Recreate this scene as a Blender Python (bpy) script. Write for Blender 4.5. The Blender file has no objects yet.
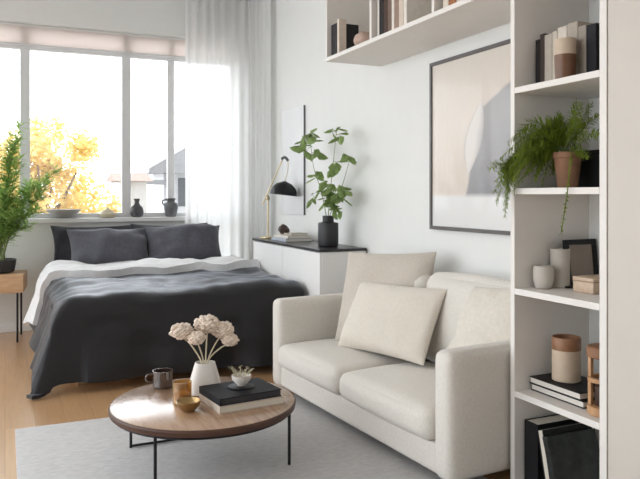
import bpy, bmesh, math, random
from mathutils import Vector, Matrix, noise
S = bpy.context.scene
COL = S.collection
PI = math.pi
def R(d): return math.radians(d)

# ------------------------------------------------------------------ materials
def newmat(name):
    m = bpy.data.materials.new(name); m.use_nodes = True
    return m, m.node_tree, m.node_tree.nodes['Principled BSDF']
def mat(name, col, rough=.6, metal=0, var=0, vscale=8, bump=0, bscale=60, spec=.5, sheen=0, stretch=None, trans=0, coat=0):
    m, nt, p = newmat(name)
    p.inputs['Base Color'].default_value = (*col, 1); p.inputs['Roughness'].default_value = rough
    p.inputs['Metallic'].default_value = metal; p.inputs['Specular IOR Level'].default_value = spec
    p.inputs['Sheen Weight'].default_value = sheen; p.inputs['Sheen Roughness'].default_value = .35; p.inputs['Coat Weight'].default_value = coat
    tc = nt.nodes.new('ShaderNodeTexCoord'); mp = nt.nodes.new('ShaderNodeMapping')
    nt.links.new(tc.outputs['Object'], mp.inputs['Vector'])
    if stretch: mp.inputs['Scale'].default_value = stretch
    if var:
        n = nt.nodes.new('ShaderNodeTexNoise'); n.inputs['Scale'].default_value = vscale; n.inputs['Detail'].default_value = 4
        nt.links.new(mp.outputs['Vector'], n.inputs['Vector'])
        r = nt.nodes.new('ShaderNodeValToRGB')
        r.color_ramp.elements[0].position = .3; r.color_ramp.elements[1].position = .7
        r.color_ramp.elements[0].color = (*[c*(1-var) for c in col], 1)
        r.color_ramp.elements[1].color = (*[min(1, c*(1+var)) for c in col], 1)
        nt.links.new(n.outputs['Fac'], r.inputs['Fac']); nt.links.new(r.outputs['Color'], p.inputs['Base Color'])
    if bump:
        n = nt.nodes.new('ShaderNodeTexNoise'); n.inputs['Scale'].default_value = bscale; n.inputs['Detail'].default_value = 3
        nt.links.new(mp.outputs['Vector'], n.inputs['Vector'])
        b = nt.nodes.new('ShaderNodeBump'); b.inputs['Strength'].default_value = bump; b.inputs['Distance'].default_value = .01
        nt.links.new(n.outputs['Fac'], b.inputs['Height']); nt.links.new(b.outputs['Normal'], p.inputs['Normal'])
    return m
def leafmat(name, col, var=.35, vscale=9):
    m = mat(name, col, .55, var=var, vscale=vscale, spec=.3)
    nt = m.node_tree; p = nt.nodes['Principled BSDF']; out = nt.nodes['Material Output']
    t = nt.nodes.new('ShaderNodeBsdfTranslucent'); t.inputs['Color'].default_value = (*[min(1, c*1.3) for c in col], 1)
    mx = nt.nodes.new('ShaderNodeMixShader'); mx.inputs[0].default_value = .42
    nt.links.new(p.outputs[0], mx.inputs[1]); nt.links.new(t.outputs[0], mx.inputs[2]); nt.links.new(mx.outputs[0], out.inputs[0])
    return m
def sheer(name, col, transp, transl):
    m = bpy.data.materials.new(name); m.use_nodes = True; nt = m.node_tree; nt.nodes.clear()
    out = nt.nodes.new('ShaderNodeOutputMaterial')
    d = nt.nodes.new('ShaderNodeBsdfDiffuse'); t = nt.nodes.new('ShaderNodeBsdfTranslucent'); x = nt.nodes.new('ShaderNodeBsdfTransparent')
    n = nt.nodes.new('ShaderNodeTexNoise'); n.inputs['Scale'].default_value = 40
    r = nt.nodes.new('ShaderNodeValToRGB'); r.color_ramp.elements[0].color = (*[c*.94 for c in col], 1); r.color_ramp.elements[1].color = (*col, 1)
    nt.links.new(n.outputs['Fac'], r.inputs['Fac'])
    for b in (d, t): nt.links.new(r.outputs['Color'], b.inputs['Color'])
    m1 = nt.nodes.new('ShaderNodeMixShader'); m1.inputs[0].default_value = transl
    m2 = nt.nodes.new('ShaderNodeMixShader'); m2.inputs[0].default_value = transp
    nt.links.new(d.outputs[0], m1.inputs[1]); nt.links.new(t.outputs[0], m1.inputs[2])
    nt.links.new(m1.outputs[0], m2.inputs[1]); nt.links.new(x.outputs[0], m2.inputs[2]); nt.links.new(m2.outputs[0], out.inputs[0])
    return m
def glassmat(name, col=(1, 1, 1), gloss=.06, rough=.02, body=0, fres=.5):
    m = bpy.data.materials.new(name); m.use_nodes = True; nt = m.node_tree; nt.nodes.clear()
    out = nt.nodes.new('ShaderNodeOutputMaterial')
    x = nt.nodes.new('ShaderNodeBsdfTransparent'); x.inputs['Color'].default_value = (*col, 1)
    g = nt.nodes.new('ShaderNodeBsdfGlossy'); g.inputs['Roughness'].default_value = rough
    lw = nt.nodes.new('ShaderNodeLayerWeight'); lw.inputs['Blend'].default_value = .12
    ma = nt.nodes.new('ShaderNodeMath'); ma.operation = 'MULTIPLY_ADD'; ma.inputs[1].default_value = fres; ma.inputs[2].default_value = gloss*.5
    nt.links.new(lw.outputs['Fresnel'], ma.inputs[0])
    mx = nt.nodes.new('ShaderNodeMixShader'); nt.links.new(ma.outputs[0], mx.inputs[0])
    src = x
    if body:
        d = nt.nodes.new('ShaderNodeBsdfDiffuse'); d.inputs['Color'].default_value = (*col, 1)
        mb = nt.nodes.new('ShaderNodeMixShader'); mb.inputs[0].default_value = body
        nt.links.new(x.outputs[0], mb.inputs[1]); nt.links.new(d.outputs[0], mb.inputs[2]); src = mb
    nt.links.new(src.outputs[0], mx.inputs[1]); nt.links.new(g.outputs[0], mx.inputs[2]); nt.links.new(mx.outputs[0], out.inputs[0])
    return m
def woodmat(name, c1, c2, rough=.4, scale=(2, 14, 14), coat=0):
    m, nt, p = newmat(name)
    tc = nt.nodes.new('ShaderNodeTexCoord'); mp = nt.nodes.new('ShaderNodeMapping'); mp.inputs['Scale'].default_value = scale
    n = nt.nodes.new('ShaderNodeTexNoise'); n.inputs['Scale'].default_value = 3; n.inputs['Detail'].default_value = 6; n.inputs['Distortion'].default_value = .6
    r = nt.nodes.new('ShaderNodeValToRGB'); r.color_ramp.elements[0].color = (*c1, 1); r.color_ramp.elements[1].color = (*c2, 1)
    r.color_ramp.elements[0].position = .3; r.color_ramp.elements[1].position = .7
    nt.links.new(tc.outputs['Object'], mp.inputs[0]); nt.links.new(mp.outputs[0], n.inputs['Vector'])
    nt.links.new(n.outputs['Fac'], r.inputs[0]); nt.links.new(r.outputs[0], p.inputs['Base Color'])
    p.inputs['Roughness'].default_value = rough; p.inputs['Coat Weight'].default_value = coat; p.inputs['Coat Roughness'].default_value = .22
    return m
def floormat():
    m, nt, p = newmat('oak_floor')
    tc = nt.nodes.new('ShaderNodeTexCoord'); mp = nt.nodes.new('ShaderNodeMapping'); mp.inputs['Rotation'].default_value = (0, 0, R(90))
    br = nt.nodes.new('ShaderNodeTexBrick'); br.inputs['Scale'].default_value = 1; br.inputs['Mortar Size'].default_value = .0012
    br.inputs['Brick Width'].default_value = 1.8; br.inputs['Row Height'].default_value = .16; br.offset = .37
    br.inputs['Color1'].default_value = (.61, .37, .19, 1); br.inputs['Color2'].default_value = (.53, .31, .155, 1); br.inputs['Mortar'].default_value = (.36, .2, .1, 1)
    nt.links.new(tc.outputs['Object'], mp.inputs[0]); nt.links.new(mp.outputs[0], br.inputs['Vector'])
    m2 = nt.nodes.new('ShaderNodeMapping'); m2.inputs['Scale'].default_value = (18, 1.2, 1); nt.links.new(tc.outputs['Object'], m2.inputs[0])
    n = nt.nodes.new('ShaderNodeTexNoise'); n.inputs['Scale'].default_value = 3; n.inputs['Detail'].default_value = 6; nt.links.new(m2.outputs[0], n.inputs['Vector'])
    mr = nt.nodes.new('ShaderNodeMapRange'); mr.inputs['To Min'].default_value = .82; mr.inputs['To Max'].default_value = 1.15; nt.links.new(n.outputs['Fac'], mr.inputs[0])
    mx = nt.nodes.new('ShaderNodeMix'); mx.data_type = 'RGBA'; mx.blend_type = 'MULTIPLY'; mx.inputs[0].default_value = 1
    nt.links.new(br.outputs['Color'], mx.inputs[6]); nt.links.new(mr.outputs[0], mx.inputs[7]); nt.links.new(mx.outputs[2], p.inputs['Base Color'])
    p.inputs['Roughness'].default_value = .32; p.inputs['Coat Weight'].default_value = .6; p.inputs['Coat Roughness'].default_value = .25
    return m
def artmat():
    """abstract print: cream wash, a large grey wedge with a pale feather shape, bare paper below"""
    m, nt, p = newmat('abstract_print')
    L = nt.links.new
    tc = nt.nodes.new('ShaderNodeTexCoord'); sp = nt.nodes.new('ShaderNodeSeparateXYZ'); L(tc.outputs['Object'], sp.inputs[0])
    def math_(op, a, b=None):
        n = nt.nodes.new('ShaderNodeMath'); n.operation = op
        for i, q in enumerate((a, b)):
            if q is None: continue
            if isinstance(q, (int, float)): n.inputs[i].default_value = q
            else: L(q, n.inputs[i])
        return n.outputs[0]
    ns = nt.nodes.new('ShaderNodeTexNoise'); ns.inputs['Scale'].default_value = 5; ns.inputs['Detail'].default_value = 5; L(tc.outputs['Object'], ns.inputs['Vector'])
    nf = math_('SUBTRACT', ns.outputs['Fac'], .5)
    y = math_('ADD', sp.outputs['Y'], math_('MULTIPLY', nf, .05)); z = math_('ADD', sp.outputs['Z'], math_('MULTIPLY', nf, .05))   # local: y from left edge (0) to the right (-), z from bottom
    def step(v, edge, soft=.012):
        n = nt.nodes.new('ShaderNodeMapRange'); n.inputs['From Min'].default_value = edge-soft; n.inputs['From Max'].default_value = edge+soft; L(v, n.inputs[0]); return n.outputs[0]
    def mix(f, a, b):
        n = nt.nodes.new('ShaderNodeMix'); n.data_type = 'RGBA'; L(f, n.inputs[0])
        for i, q in ((6, a), (7, b)):
            if isinstance(q, tuple): n.inputs[i].default_value = (*q, 1)
            else: L(q, n.inputs[i])
        return n.outputs[2]
    x = math_('MULTIPLY', y, -1.0)
    wash = mix(step(math_('ADD', z, math_('MULTIPLY', x, -.3)), .62, .28), (.72, .62, .53), (.75, .68, .60))
    sm = nt.nodes.new('ShaderNodeMapping'); sm.inputs['Scale'].default_value = (1, 14, 2.5); L(tc.outputs['Object'], sm.inputs[0])
    n2 = nt.nodes.new('ShaderNodeTexNoise'); n2.inputs['Scale'].default_value = 3; n2.inputs['Detail'].default_value = 4; L(sm.outputs[0], n2.inputs['Vector'])
    wash = mix(math_('MULTIPLY', step(n2.outputs['Fac'], .56, .14), .22), wash, (.82, .77, .72))
    # grey wedge: right of a slanted line and under a dome
    wedge = math_('MULTIPLY', step(math_('SUBTRACT', x, math_('MULTIPLY', math_('SUBTRACT', .55, z), -.22)), .45, .012),
                  step(math_('SUBTRACT', math_('ADD', .50, math_('MULTIPLY', x, .42)), z), 0, .012))
    c = mix(wedge, wash, mix(step(z, .45, .2), (.27, .26, .265), (.40, .385, .38)))
    # feather: slim ellipse
    dx = math_('DIVIDE', math_('SUBTRACT', math_('SUBTRACT', x, .46), math_('MULTIPLY', math_('SUBTRACT', z, .55), .3)), .095)
    dz = math_('DIVIDE', math_('SUBTRACT', z, .55), .21)
    e = math_('DIVIDE', math_('ABSOLUTE', math_('ADD', dx, math_('MULTIPLY', nf, .5))), math_('MAXIMUM', math_('SUBTRACT', 1.0, math_('MULTIPLY', dz, dz)), .001))
    ein = math_('SUBTRACT', 1.0, step(e, .80, .10)); eout = math_('SUBTRACT', 1.0, step(e, .98, .10))
    c = mix(eout, c, mix(step(dx, .1, .5), (.60, .54, .49), (.36, .34, .33)))
    c = mix(ein, c, mix(step(math_('ADD', dx, math_('MULTIPLY', nf, 1.4)), .40, .35), (.74, .69, .64), (.46, .44, .43)))
    paper = step(sp.outputs['Z'], .215, .015)
    c = mix(paper, (.80, .79, .77), c)
    L(c, p.inputs['Base Color']); p.inputs['Roughness'].default_value = .35; p.inputs['Coat Weight'].default_value = .25
    return m
M = dict(
    wall=mat('white_wall_paint', (.755, .755, .73), .75, bump=.05, bscale=120, var=.01),
    ceiling=mat('white_ceiling_paint', (.82, .81, .80), .85, var=.01),
    trim=mat('white_trim_paint', (.82, .815, .80), .45, var=.01),
    frame=mat('grey_white_window_paint', (.70, .70, .70), .4, var=.01),
    floor=floormat(),
    lacquer=mat('white_lacquer', (.82, .81, .79), .35, var=.01),
    shelfpaint=mat('warm_white_shelf_paint', (.77, .735, .69), .5, var=.015),
    sidepanel=mat('greige_cabinet_paint', (.59, .545, .485), .5, var=.015),
    black=mat('black_paint', (.010, .010, .011), .45, var=.1, spec=.25),
    blackmetal=mat('black_metal', (.018, .018, .02), .35, metal=.6, var=.1),
    blacktop=mat('black_stained_top', (.02, .019, .02), .3, var=.15, vscale=20),
    blackceramic=mat('black_ceramic', (.022, .022, .024), .5, var=.2, bump=.1),
    linen=mat('oat_linen', (.71, .67, .61), .9, var=.05, vscale=90, bump=.35, bscale=300, sheen=.3, spec=.2),
    linen2=mat('beige_linen', (.57, .515, .445), .9, var=.06, vscale=80, bump=.35, bscale=280, sheen=.3, spec=.2),
    cream=mat('cream_cotton', (.69, .635, .55), .9, var=.04, vscale=70, bump=.3, bscale=260, sheen=.3, spec=.2),
    fur=mat('cream_boucle', (.70, .65, .57), .95, var=.04, vscale=40, bump=.6, bscale=70, sheen=.4, spec=.2),
    duvet=mat('charcoal_cotton', (.010, .0095, .0115), .42, var=.12, vscale=40, bump=.12, bscale=120, sheen=.30, spec=.40),
    duvetlight=mat('pale_grey_cotton', (.74, .735, .735), .9, var=.05, vscale=30, bump=.25, bscale=90, sheen=.3, spec=.2),
    pillowgrey=mat('slate_cotton', (.098, .097, .114), .85, var=.1, vscale=40, bump=.2, bscale=120, sheen=.3, spec=.25),
    pillowdark=mat('dark_slate_cotton', (.050, .050, .058), .85, var=.1, vscale=40, bump=.2, bscale=120, sheen=.3, spec=.25),
    sheet=mat('white_sheet', (.74, .70, .66), .9, var=.03, bump=.15, bscale=60),
    rug=mat('grey_wool_rug', (.70, .685, .675), .95, var=.10, vscale=26, bump=.8, bscale=160, spec=.1, stretch=(1, 3.5, 1)),
    oak=woodmat('light_oak', (.50, .30, .16), (.62, .40, .23), .5),
    walnut=woodmat('walnut_veneer', (.33, .19, .11), (.46, .30, .19), .25, (14, 2, 14), coat=1.0),
    walnutedge=woodmat('dark_walnut_edge', (.05, .019, .010), (.085, .035, .018), .5, (3, 3, 10)),
    tan=woodmat('tan_wood', (.42, .22, .10), (.56, .33, .17), .5, (6, 6, 2)),
    palewood=woodmat('pale_wood', (.50, .36, .25), (.60, .46, .34), .5, (4, 14, 14)),
    curtain=sheer('sheer_white_voile', (.92, .92, .91), .08, .5),
    blind=sheer('pale_pink_blind', (.90, .835, .80), .0, .54),
    glass=glassmat('window_glass'),
    picglass=glassmat('picture_glass', gloss=.01, rough=.35, fres=.12),
    amber=glassmat('amber_glass', (.82, .62, .32), .2, .05, body=.12),
    smoke=glassmat('brown_smoked_glass', (.16, .10, .075), .25, .05, body=.3),
    wax=mat('cream_wax', (.62, .47, .27), .6, var=.04),
    brass=mat('aged_brass', (.34, .23, .10), .3, metal=.85, var=.15, vscale=20),
    palebrass=mat('pale_brass', (.62, .52, .33), .35, metal=.6, var=.08, vscale=20),
    whiteceramic=mat('white_ceramic', (.72, .68, .63), .5, var=.03, bump=.08),
    shadedceramic=mat('shaded_white_ceramic', (.52, .475, .42), .7, var=.05, bump=.1),  # white ceramic of the shelf vases, with the shelf's shade mixed into the colour
    bowlceramic=mat('grey_white_ceramic', (.50, .48, .46), .5, var=.06, bump=.1),
    potcream=mat('straw_ceramic', (.60, .53, .38), .55, var=.1, vscale=20),
    greyceramic=mat('slate_grey_ceramic', (.085, .085, .092), .45, var=.25, vscale=14),
    greyceramic2=mat('mid_grey_ceramic', (.15, .15, .16), .5, var=.25, vscale=14),
    terracotta=mat('terracotta', (.24, .125, .07), .8, var=.2, vscale=14, bump=.2),
    darkpot=mat('charcoal_pot', (.03, .03, .032), .6, var=.15),
    soil=mat('potting_soil', (.04, .026, .018), .95, var=.4, vscale=60, bump=.8),
    brown=mat('brown_glaze', (.15, .065, .028), .4, var=.2, vscale=16),
    leather=mat('brown_label', (.26, .125, .06), .5, var=.15, vscale=20),
    beigejar=mat('beige_stoneware', (.54, .43, .32), .55, var=.05, vscale=30),
    darkorn=mat('dark_brown_wood_ornament', (.055, .03, .02), .5, var=.3, vscale=20),
    pages=mat('book_pages', (.72, .67, .58), .9, var=.08, vscale=60, stretch=(1, 1, 30)),
    flower=mat('dried_blush_petals', (.80, .68, .57), .9, var=.14, vscale=30),
    stemcream=mat('dried_cream_stem', (.66, .58, .42), .8, var=.08),
    stemgreen=mat('green_stem', (.20, .25, .09), .7, var=.15),
    bark=mat('brown_bark', (.24, .17, .11), .9, var=.3),
    leafbright=leafmat('bright_green_leaf', (.33, .47, .15)),
    leafmid=leafmat('branch_leaf', (.21, .29, .10)),
    leaffern=leafmat('fern_leaf', (.20, .27, .035)),
    leafyellow=leafmat('yellow_autumn_leaf', (.82, .66, .31), .15, 1.5),
    sprig=leafmat('pale_sprig', (.42, .40, .28)),
    housewall=mat('grey_render', (.60, .60, .61), .9, var=.05),
    housewhite=mat('white_render', (.60, .59, .58), .9, var=.05),
    rooftile=mat('red_roof_tile', (.36, .27, .23), .9, var=.15),
    roofgrey=mat('grey_roof', (.33, .33, .34), .8, var=.1),
    darkglass=mat('dark_house_glass', (.10, .11, .12), .15),
    ground=mat('outside_ground', (.58, .57, .55), .95, var=.2, vscale=2),
    art=artmat(),
    poster=mat('pale_poster', (.76, .755, .75), .5, var=.03, vscale=3),
    picframe=mat('dark_brown_grey_frame', (.095, .085, .08), .45, var=.1),
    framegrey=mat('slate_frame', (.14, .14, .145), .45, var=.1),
    photo=mat('taupe_photo', (.27, .22, .18), .5, var=.12, vscale=8),
    steel=mat('steel', (.5, .5, .5), .3, metal=.9),
)
M['duvet'].node_tree.nodes['Principled BSDF'].inputs['Sheen Tint'].default_value = (.80, .86, 1, 1)
def cover(c, rough=.55): return mat('book_cover', c, rough, var=.08, vscale=25, spec=.2 if max(c) < .1 else .4)

# ------------------------------------------------------------------ mesh helpers
def obj(name, bm, m, parent=None, smooth=True, angle=40, mods=None):
    me = bpy.data.meshes.new(name)
    bmesh.ops.recalc_face_normals(bm, faces=bm.faces[:]) if mods != 'open' else None
    if parent is not None:
        off = parent.matrix_basis.translation.copy(); q = parent.parent
        while q is not None: off += q.matrix_basis.translation; q = q.parent
        bmesh.ops.translate(bm, verts=bm.verts[:], vec=-off)
    bm.to_mesh(me); bm.free()
    if smooth and len(me.polygons):
        me.polygons.foreach_set('use_smooth', [True]*len(me.polygons))
        me.set_sharp_from_angle(angle=R(angle))
    for mm in (m if isinstance(m, (list, tuple)) else [m]): me.materials.append(mm)
    o = bpy.data.objects.new(name, me); COL.objects.link(o)
    if parent is not None: o.parent = parent
    return o
def recenter(o):
    """put a top-level mesh's origin at the base of its shape"""
    vs = [v.co for v in o.data.vertices]
    c = Vector(((min(v.x for v in vs)+max(v.x for v in vs))/2, (min(v.y for v in vs)+max(v.y for v in vs))/2, min(v.z for v in vs)))
    o.data.transform(Matrix.Translation(-c)); o.location = c
    return o
def tag(o, label=None, cat=None, group=None, kind=None):
    if label: o['label'] = label
    if cat: o['category'] = cat
    if group: o['group'] = group
    if kind: o['kind'] = kind
    return o
def thing(name, loc, label, cat, group=None):
    o = bpy.data.objects.new(name, None); COL.objects.link(o); o.location = loc; o.empty_display_size = .05
    return tag(o, label, cat, group)
def BM(): return bmesh.new()
def absorb(bm, tmp, Mx=None):
    if Mx is not None: bmesh.ops.transform(tmp, matrix=Mx, verts=tmp.verts[:])
    me = bpy.data.meshes.new('t'); tmp.to_mesh(me); tmp.free(); bm.from_mesh(me); bpy.data.meshes.remove(me)
    return bm
def box(bm, x0, x1, y0, y1, z0, z1, bev=0, Mx=None, seg=2):
    t = bmesh.new(); bmesh.ops.create_cube(t, size=1)
    for v in t.verts: v.co = Vector(((x0+x1)/2+v.co.x*(x1-x0), (y0+y1)/2+v.co.y*(y1-y0), (z0+z1)/2+v.co.z*(z1-z0)))
    if bev: bmesh.ops.bevel(t, geom=t.edges[:], offset=bev, segments=seg, affect='EDGES', profile=.5)
    return absorb(bm, t, Mx)
def lathe(bm, prof, c=(0, 0, 0), seg=32, Mx=None, close=True, wob=None):
    """prof: list of (r, z) from bottom to top; caps where the radius is not zero"""
    t = bmesh.new(); rings = []
    for r, z in prof:
        if r < 1e-5: rings.append([t.verts.new((0, 0, z))])
        else: rings.append([t.verts.new((r*math.cos(2*PI*k/seg), r*math.sin(2*PI*k/seg), z)) for k in range(seg)])
    for a, b in zip(rings, rings[1:]):
        for k in range(seg):
            k2 = (k+1) % seg
            if len(a) == 1 and len(b) == 1: continue
            if len(a) == 1: t.faces.new((a[0], b[k], b[k2]))
            elif len(b) == 1: t.faces.new((a[k], b[0], a[k2]))
            else: t.faces.new((a[k], a[k2], b[k2], b[k]))
    if close:
        if len(rings[0]) > 1: t.faces.new(rings[0][::-1])
        if len(rings[-1]) > 1: t.faces.new(rings[-1])
    if wob:
        for v in t.verts: v.co += wob*noise.noise_vector(v.co*14)
    return absorb(bm, t, (Matrix.Translation(c) @ Mx) if Mx is not None else Matrix.Translation(c))
def tube(bm, pts, r, seg=8, caps=True):
    pts = [Vector(p) for p in pts]; n = len(pts)
    rs = r if isinstance(r, (list, tuple)) else [r]*n
    rings = []; prev = None
    for i, p in enumerate(pts):
        d = (pts[min(i+1, n-1)]-pts[max(i-1, 0)]).normalized()
        if prev is None:
            a = d.orthogonal().normalized()
        else:
            a = (prev - d*prev.dot(d)).normalized()
        prev = a; b = d.cross(a)
        rings.append([bm.verts.new(p+rs[i]*(a*math.cos(2*PI*k/seg)+b*math.sin(2*PI*k/seg))) for k in range(seg)])
    for q, s in zip(rings, rings[1:]):
        for k in range(seg): bm.faces.new((q[k], q[(k+1) % seg], s[(k+1) % seg], s[k]))
    if caps: bm.faces.new(rings[0][::-1]); bm.faces.new(rings[-1])
    return bm
def bez(pts, n=16):
    """Catmull-Rom through the points"""
    P = [Vector(p) for p in pts]; P = [P[0]*2-P[1]] + P + [P[-1]*2-P[-2]]; out = []
    for i in range(1, len(P)-2):
        for k in range(n):
            t = k/n; a, b, c, d = P[i-1:i+3]
            out.append(.5*((2*b)+(c-a)*t+(2*a-5*b+4*c-d)*t*t+(3*b-a-3*c+d)*t**3))
    out.append(P[-2]); return out
def frame_mx(o, xa, za):
    """matrix with origin o, local X along xa and local Z near za"""
    x = Vector(xa).normalized(); z = Vector(za); z = (z - x*z.dot(x)).normalized(); y = z.cross(x)
    m = Matrix((x, y, z)).transposed().to_4x4(); m.translation = Vector(o); return m
def pillow(bm, w, h, t, Mx, n=30, seed=0, wr=.012, pinch=.10, sag=0.0, pw=.42):
    """knife-edged cushion in its local XZ plane, thick along Y"""
    T = bmesh.new(); g = {}
    def P(i, j, s):
        u = math.sin((2*i/n-1)*PI/2); v = math.sin((2*j/n-1)*PI/2)
        k = max(0, (1-abs(u)**2.6))*max(0, (1-abs(v)**2.6))
        th = .5*t*(k**pw)
        x = .5*w*u*(1-pinch*(1-v*v)*abs(u)**2); z = .5*h*v*(1-pinch*(1-u*u)*abs(v)**2)
        q = Vector((x*3.2+seed*7.3, s*5+seed, z*3.2))
        f = noise.noise(q)*wr*1.6 + noise.noise(q*2.7)*wr*.8
        rad = abs(math.sin(5*math.atan2(v+1e-4, u+1e-4)+seed))*wr*.35*min(1, (u*u+v*v))
        y = s*(th + (f+rad)*min(1, k*4)) - sag*(1-u*u)*(v+1)*.5
        return Vector((x, y, z))
    for s in (-1, 1):
        for i in range(n+1):
            for j in range(n+1):
                if i in (0, n) or j in (0, n):
                    if (i, j, 0) not in g: g[(i, j, 0)] = T.verts.new(P(i, j, 0.0001))
                else: g[(i, j, s)] = T.verts.new(P(i, j, s))
    def V(i, j, s): return g.get((i, j, s)) or g[(i, j, 0)]
    for s in (-1, 1):
        for i in range(n):
            for j in range(n):
                q = [V(i, j, s), V(i+1, j, s), V(i+1, j+1, s), V(i, j+1, s)]
                T.faces.new(q if s < 0 else q[::-1])
    return absorb(bm, T, Mx)
def softbox(bm, x0, x1, y0, y1, z0, z1, r, puff=(0, 0, 0), Mx=None, n=14, wr=0, seed=0):
    """rounded box whose faces may bulge: puff = extra along x, y, z at the middle of each face"""
    T = bmesh.new(); bmesh.ops.create_cube(T, size=2)
    bmesh.ops.subdivide_edges(T, edges=T.edges[:], cuts=n, use_grid_fill=True)
    hx, hy, hz = (x1-x0)/2, (y1-y0)/2, (z1-z0)/2; H = Vector((hx, hy, hz)); C = Vector(((x0+x1)/2, (y0+y1)/2, (z0+z1)/2))
    for v in T.verts:
        u = [math.sin(c*PI/2) for c in v.co]
        p = Vector([u[k]*H[k] for k in range(3)])
        inn = Vector([max(-(H[k]-r), min(H[k]-r, p[k])) for k in range(3)])
        d = p-inn
        if d.length > 1e-6: p = inn+d.normalized()*r
        for k in range(3):
            a, b = [q for q in range(3) if q != k]
            p[k] += puff[k]*u[k]*(1-u[a]**2)*(1-u[b]**2) if abs(v.co[k]) > .2 else 0
        if wr:
            q = (p+C)*4+Vector((seed*3.1, seed*1.7, 0)); nv = p.normalized()
            p += nv*(noise.noise(q)*wr+noise.noise(q*2.5)*wr*.5)
        v.co = p+C
    return absorb(bm, T, Mx)
def leaf(bm, base, d, up, L, W, fold=.15):
    """pointed, folded leaf"""
    d = Vector(d).normalized(); up = Vector(up); s = d.cross(up)
    if s.length < 1e-3: s = d.orthogonal()
    s.normalize(); n = s.cross(d).normalized(); b = Vector(base)
    v = [b, b+d*L*.35+s*W*.5-n*W*fold, b+d*L*.75+s*W*.32-n*W*fold*1.5, b+d*L-n*L*.12, b+d*L*.75-s*W*.32-n*W*fold*1.5, b+d*L*.35-s*W*.5-n*W*fold, b+d*L*.38, b+d*L*.76-n*L*.03]
    v = [bm.verts.new(q) for q in v]
    for f in ((0, 1, 6), (0, 6, 5), (1, 2, 7, 6), (6, 7, 4, 5), (2, 3, 7), (7, 3, 4)): bm.faces.new([v[k] for k in f])
def struct(name, bm, m, smooth=False):
    o = obj(name, bm, m, smooth=smooth); o['kind'] = 'structure'; return o

# ------------------------------------------------------------------ room shell
XL, XR, YB, YF, ZC = -2.3, 2.505, 7.26, -2.2, 3.42
b = BM(); box(b, XL-.3, XR+.3, YF-.3, YB+.3, -.12, 0); struct('floor', b, M['floor'])
b = BM(); box(b, XL-.3, XR+.3, YF-.3, YB+.3, ZC, ZC+.15); struct('ceiling', b, M['ceiling'])
b = BM(); box(b, XR, XR+.2, YF, YB, 0, ZC); struct('wall_right', b, M['wall'])
# window wall with its reveal
WX0, WX1, WZ0, WZ1 = -1.30, 2.30, 1.06, 2.955
b = BM()
box(b, XL, WX0, YB, YB+.25, 0, ZC); box(b, WX1, XR, YB, YB+.25, 0, ZC)
box(b, WX0, 1.80, YB, YB+.25, 0, WZ0-.03); box(b, 1.80, WX1, YB, YB+.25, 0, .04); box(b, WX0, WX1, YB, YB+.25, WZ1, ZC)
struct('wall_back', b, M['wall'])
b = BM(); box(b, WX0-.02, 1.80, YB-.035, YB+.15, WZ0-.03, WZ0+.012, .004); struct('trim_1', b, M['trim'])      # window sill
b = BM(); box(b, .28, 1.79, YB-.012, YB-.0005, .0005, .07, .003); box(b, XL+.001, .25, YB-.012, YB-.0005, .0005, .07, .003); struct('baseboard_back', b, M['trim'])
b = BM(); box(b, XR-.012, XR-.0005, 2.56, YB-.014, .0005, .07, .003); struct('baseboard_right', b, M['trim'])

def window(idx, axis, c, lo, hi, z0, z1, bars, transom=None, fw=.05, depth=.07, mat_=None, barw=.085):
    """frame, bars and one pane per light; axis 'x' runs along X at Y=c, 'y' runs along Y at X=c"""
    root = bpy.data.objects.new('window_%d' % idx, None); COL.objects.link(root); root['kind'] = 'structure'
    root.location = ((lo+hi)/2, c, z0) if axis == 'x' else (c, (lo+hi)/2, z0)
    def bx(bm, a0, a1, c0, c1, q0, q1, bev=.004):
        if axis == 'x': box(bm, a0, a1, c+c0, c+c1, q0, q1, bev)
        else: box(bm, c+c0, c+c1, a0, a1, q0, q1, bev)
    h = depth/2
    b = BM(); bx(b, lo, hi, -h, h, z0, z0+fw); bx(b, lo, hi, -h, h, z1-fw, z1); bx(b, lo, lo+fw, -h, h, z0+fw, z1-fw); bx(b, hi-fw, hi, -h, h, z0+fw, z1-fw)
    fr = obj('window_frame', b, M['frame'], root, smooth=False); fr['kind'] = 'structure'
    edges = [lo+fw]
    top = transom[0] if transom else z1-fw
    for x, w in bars:
        b = BM(); bx(b, x-w/2, x+w/2, -h*.9, h*.9, z0+fw, z1-fw); o = obj('mullion', b, M['frame'], root, smooth=False); o['kind'] = 'structure'
        edges += [x-w/2, x+w/2]
    edges.append(hi-fw)
    if transom:
        b = BM(); bx(b, lo+fw, hi-fw, -h*1.1, h*1.1, transom[0], transom[1]); o = obj('transom_bar', b, M['frame'], root, smooth=False); o['kind'] = 'structure'
    for a0, a1 in zip(edges[::2], edges[1::2]):
        b = BM(); bx(b, a0, a1, -.003, .003, z0+fw, z1-fw, 0); o = obj('window_pane', b, M['glass'], root, smooth=False); o['kind'] = 'structure'
    return root
w1 = window(1, 'x', 7.42, WX0, WX1, WZ0+.012, WZ1+.0, [(-.061, .09), (.178, .09), (1.14, .088), (1.60, .07)][1:] + [(-.75, .09)], (2.72, 2.775), fw=.045)
window(2, 'x', 7.42, 1.80, WX1, .04, WZ0+.011, [], fw=.05)
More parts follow.
